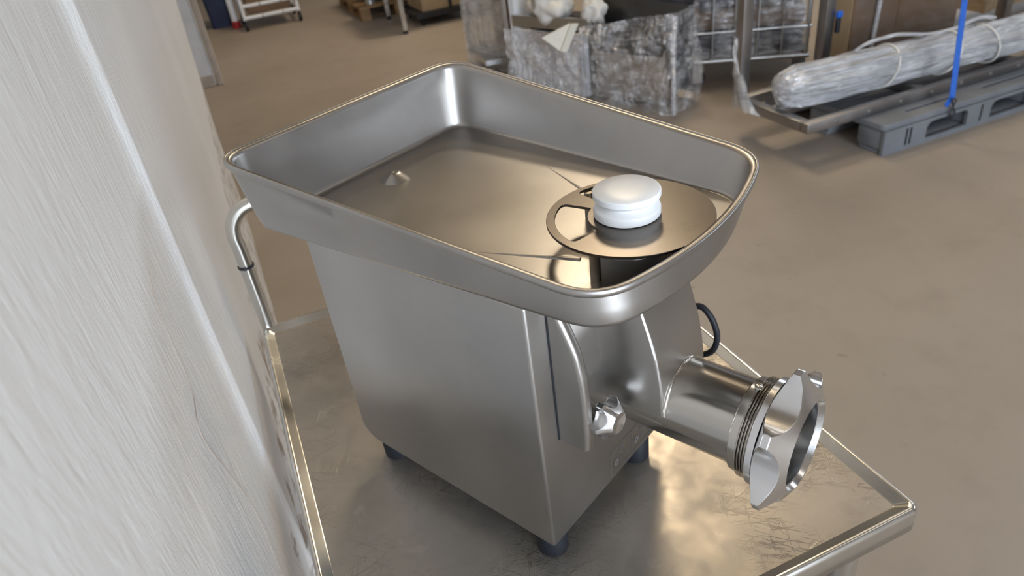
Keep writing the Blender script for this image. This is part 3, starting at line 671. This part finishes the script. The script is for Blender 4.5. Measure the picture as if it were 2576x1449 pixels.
def film_grid(s0, s1, z0, z1fn, nfn, ns=84, nz=52, amp=.03, seed=0):
    rows_ = []
    for i in range(nz + 1):
        row = []
        for j in range(ns + 1):
            s = lerp(s0, s1, j / ns); z = lerp(z0, z1fn(s), i / nz)
            a_ = amp * (noise.noise(Vector((s * 5 + seed, z * 7, 0))) + .6 * noise.noise(Vector((s * 16, z * 13 + seed, 3))))
            a_ += amp * .55 * (abs(noise.noise(Vector((s * 24, z * 17 + seed, 5)))) - .25) + amp * .35 * abs(noise.noise(Vector((s * 45 + seed, z * 38, 8))))
            row.append(Q(s, nfn(s, z) + a_, z))
        rows_.append(row)
    return rows_
MB().loft(film_grid(-.02, .62, .01, lambda s: .42, lambda s, z: -.03 + .03 * math.sin(s * 9)), closed=False).build('film_front', 'film_haze', wm, 12)
MB().loft(film_grid(.60, 1.25, .005, lambda s: .47 + .10 * (s - .6) / .6, lambda s, z: -.05 - .05 * math.sin(z * 6) + .02 * math.sin(s * 14), seed=5, amp=.045), closed=False).build('film_skirt', 'film_clear', wm, 12)
mb = MB(); rows_ = []
for i in range(22):
    z = lerp(.005, .56, i / 21); rows_.append([Q(1.235 + .03 * math.sin(z * 9) + .03 * noise.noise(Vector((j * .4, i * .4, 2))), lerp(-.08, .24, j / 20), z) for j in range(21)])
mb.loft(rows_, closed=False).build('film_end', 'film_clear', wm, 12)
MB().tube([Q(1.24, -.07, .02), Q(1.25, -.09, .2), Q(1.23, -.06, .4), Q(1.22, -.02, .55)], .016, 8, 5).build('film_fold', 'film_dense', wm, 60)
MB().tube([Q(.60, -.05, .02), Q(.61, -.06, .25), Q(.60, -.04, .46)], .012, 8, 5).build('film_fold', 'film_dense', wm, 60)

ca = thing('corner_profile', 'cream white angle profile leaning out of the wrapped machine', 'profile', (-3.45, 1.66, .34))
def slabpoly(P, th_, nm, par):
    n_ = len(P); V_ = [(x, y, z) for x, y, z in P] + [(x - th_, y, z) for x, y, z in P]
    return MB().add(V_, [tuple(range(n_)), tuple(range(2 * n_ - 1, n_ - 1, -1))] + [(i, i + n_, (i + 1) % n_ + n_, (i + 1) % n_) for i in range(n_)]).build(nm, 'cream_plastic', par, None)
slabpoly([(0, .031, .155), (0, .080, .148), (0, -.012, -.002), (0, -.050, .012)], .015, 'flange', ca)
slabpoly([(-.016, .031, .155), (-.016, -.050, .012), (-.07, -.135, .095)], .010, 'gusset', ca)
def blob(name, label, loc, rx, ry, rz, seed, mat='foam', cat='foam'):
    b2 = bmesh.new(); bmesh.ops.create_icosphere(b2, subdivisions=4, radius=1)
    for v in b2.verts:
        k = 1 + .35 * noise.noise(v.co * 1.6 + Vector((seed, 0, 0))) + .15 * noise.noise(v.co * 4 + Vector((0, seed, 0))); v.co = Vector((v.co.x * rx * k, v.co.y * ry * k, v.co.z * rz * k))
    return tag(MB().bm(b2).build(name, mat, None, 60, loc), label, cat)
blob('foam_bag', 'crumpled white foam bag on top of the wrapped machine at left', (-3.78, 1.72, .55), .16, .14, .11, 2)
blob('foam_wad', 'small white foam wad hanging beside the dark edge of the wrapped machine', (-3.48, 1.86, .53), .09, .07, .09, 8)

c2 = thing('wire_roll_cage', 'wire roll cage on castors with a dark film-wrapped load behind the steel rack', 'roll cage', (-3.2, 2.36, 0))
dv = Vector((.15, .24, 0)).normalized()
for k, s in enumerate((0, .13, .26, .39, .53, .67)): 
    MB().cyl(dv * s + Vector((0, 0, .17)), dv * s + Vector((0, 0, 1.6)), .011 if k in (0, 5) else .006, 10).build('post' if k in (0, 5) else 'wire', 'zinc_steel', c2, 40)
mb = MB(); mb.cyl(Vector((0, 0, .17)), dv * .69 + Vector((0, 0, .17)), .016, 12); mb.build('base_bar', 'zinc_steel', c2, 40)
mb = MB(); mb.cyl(Vector((0, 0, .34)), dv * .69 + Vector((0, 0, .34)), .008, 12); mb.build('cross_bar', 'zinc_steel', c2, 40)
nd = Vector((-dv.y, dv.x, 0)); rotc = Matrix.Rotation(math.atan2(dv.y, dv.x), 4, 'Z')
MB().box(dv * .345 + nd * .36 + Vector((0, 0, .185)), (.69, .66, .02), .003, rot=rotc).build('deck_plate', 'frame_steel', c2, None)
for s in (.04, .64):
    pcs = dv * s + nd * .04
    wh = MB().cyl(pcs + nd * -.018 + Vector((0, 0, .055)), pcs + nd * .018 + Vector((0, 0, .055)), .055, 28, bev=.006).build('caster_wheel', 'rubber', c2, 40)
    MB().box(pcs - nd * .024 + Vector((0, 0, .10)), (.07, .004, .13), .0015, rot=rotc).box(pcs + nd * .024 + Vector((0, 0, .10)), (.07, .004, .13), .0015, rot=rotc).build('caster_fork', 'zinc_steel', wh, None)
for k in range(5):
    z = .21 + .13 * k; MB().box(dv * (.34 + .01 * (k % 2)) + nd * .34 + Vector((0, 0, z + .055)), (.65 - .03 * (k % 3), .56, .11), .02, rot=rotc).build('load_layer', ('dark_load', 'cardboard', 'dark_load', 'frame_steel', 'dark_load')[k], c2, 35)
rows_ = [[dv * lerp(-.02, .69, j / 60) + nd * (.025 + .012 * noise.noise(Vector((j * .15, i * .8, 6))) + .014 * abs(noise.noise(Vector((j * .25, i * .6, 16))))) + Vector((0, 0, lerp(.18, 1.3, i / 90))) for j in range(61)] for i in range(91)]
MB().loft(rows_, closed=False).build('film', 'film_clear', c2, 12)

# ------------------------------------------------------------------ far background
wc = thing('white_cart', 'white tubular cart on black castors near the doorway far back', 'cart', (-8.09, .38, 0))
for y in (-.29, .29):
    mb = MB(); mb.cyl((0, y, .11), (0, y, 1.0), .019, 12); mb.build('upright', 'white_paint', wc, 40)
    mb = MB(); mb.cyl((-.5, y, .11), (-.5, y, 1.0), .019, 12); mb.build('upright', 'white_paint', wc, 40)
    mb = MB(); mb.cyl((0, y, .13), (-.5, y, .13), .016, 12); mb.build('side_bar', 'white_paint', wc, 40)
    for x in (0, -.5):
        MB().cyl((x, y - .016, .05), (x, y + .016, .05), .05, 20, bev=.005).build('caster_wheel', 'rubber', wc, 40)
for z in (.13, .25):
    for y0, y1 in ((-.29, -.10), (-.09, .12), (.13, .29)): MB().cyl((0, y0, z), (0, y1, z), .02, 12).build('front_bar', 'white_paint', wc, 40)
bb = thing('brown_box', 'brown cardboard box standing on the white cart', 'box', (-8.36, .38, .15))
MB().box((0, 0, .22), (.42, .46, .44), .004).build('box_body', 'cardboard', bb, None); MB().box((0, 0, .442), (.43, .05, .003)).build('tape', 'cardboard_light', bb, None)
nb = thing('navy_bin', 'dark navy plastic bin beside the white cart by the doorway', 'bin', (-8.75, -.12, 0))
MB().loft([rrect(-.15, .15, -.13, .13, .03, 0), rrect(-.19, .19, -.16, .16, .03, .55)], cap0=True).build('bin_body', 'navy_plastic', nb, 40); MB().loft([rrect(-.19, .19, -.16, .16, .03, .55), rrect(-.21, .21, -.18, .18, .03, .55), rrect(-.21, .21, -.18, .18, .03, .52)]).build('bin_rim', 'navy_plastic', nb, 40)
bo = thing('bottle', 'white bottle with a red foot between the navy bin and the white cart', 'bottle', (-8.42, .0, 0))
MB().lathe([(0, .045), (.07, .048), (.075, .04)], (0, 0, 0), 'z', 20, True, True).build('red_foot', 'red_plastic', bo, 40); MB().lathe([(.075, .038), (.30, .038), (.36, .018), (.42, .016)], (0, 0, 0), 'z', 20, False, True).build('bottle_body', 'white_paint', bo, 40)
wp = thing('wooden_pallet', 'light wooden pallet with dark load far back', 'pallet', (-7.35, 1.2, 0))
for y in (0.05, .42, .80):
    for x in (-.05, -.58, -1.12): MB().box((x, y, .06), (.13, .10, .085), .003).build('block', 'pallet_wood', wp, None)
for y in (0.05, .42, .80): MB().box((-.58, y, .010), (1.2, .10, .02), .002).build('bottom_board', 'pallet_wood', wp, None)
for k in range(7): MB().box((-.05 - .18 * k, .42, .125), (.12, .86, .022), .002).build('top_board', 'pallet_wood', wp, None)
for y in (0.05, .42, .80): MB().box((-.58, y, .107), (1.2, .10, .016), .002).build('stringer', 'pallet_wood', wp, None)
dk = thing('dark_machine', 'dark machine load with a grey plate standing on the wooden pallet', 'machine', (-7.75, 1.62, .136))
MB().box((-.1, .05, .35), (.7, .6, .7), .02).build('machine_body', 'dark_load', dk, None); MB().lathe([(0, .05), (.05, .05), (.06, .03)], (.30, -.28, 0), 'z', 20, True, True).build('grey_cap', 'zinc_steel', dk, 40)
tb = thing('work_table', 'steel work table on thin legs between pallet and carton far back', 'table', (-6.38, 1.40, 0))
for x, y in ((0, 0), (-.82, .05), (0, 1.1), (-.82, 1.1)):
    lg = MB().box((x, y, .46), (.045, .045, .86), .004).build('leg', 'tube_steel', tb, None); MB().lathe([(0, .026), (.03, .022)], (x, y, 0), 'z', 14, True, True).build('foot', 'rubber', lg, 40)
MB().box((-.41, .55, .90), (.95, 1.25, .04), .006).build('table_top', 'tube_steel', tb, None)
cb = thing('pale_carton', 'pale cardboard carton on a low dark dolly under the work table', 'carton', (-6.52, 1.88, .12))
MB().box((-.30, .0, .22), (.5, .46, .44), .004).build('carton_body', 'cardboard_light', cb, None); MB().box((-.045, .06, .22), (.006, .03, .44)).build('strap', 'black_plastic', cb, None)
dl = thing('dolly', 'low dark dolly under the pale carton far back', 'dolly', (-6.80, 1.88, 0))
MB().box((0, 0, .095), (.60, .62, .05), .006).build('platform', 'black_plastic', dl, None)
for x in (-.23, .23):
    for y in (-.24, .24): MB().cyl((x, y - .012, .035), (x, y + .012, .035), .035, 16).build('wheel', 'rubber', dl, 40)
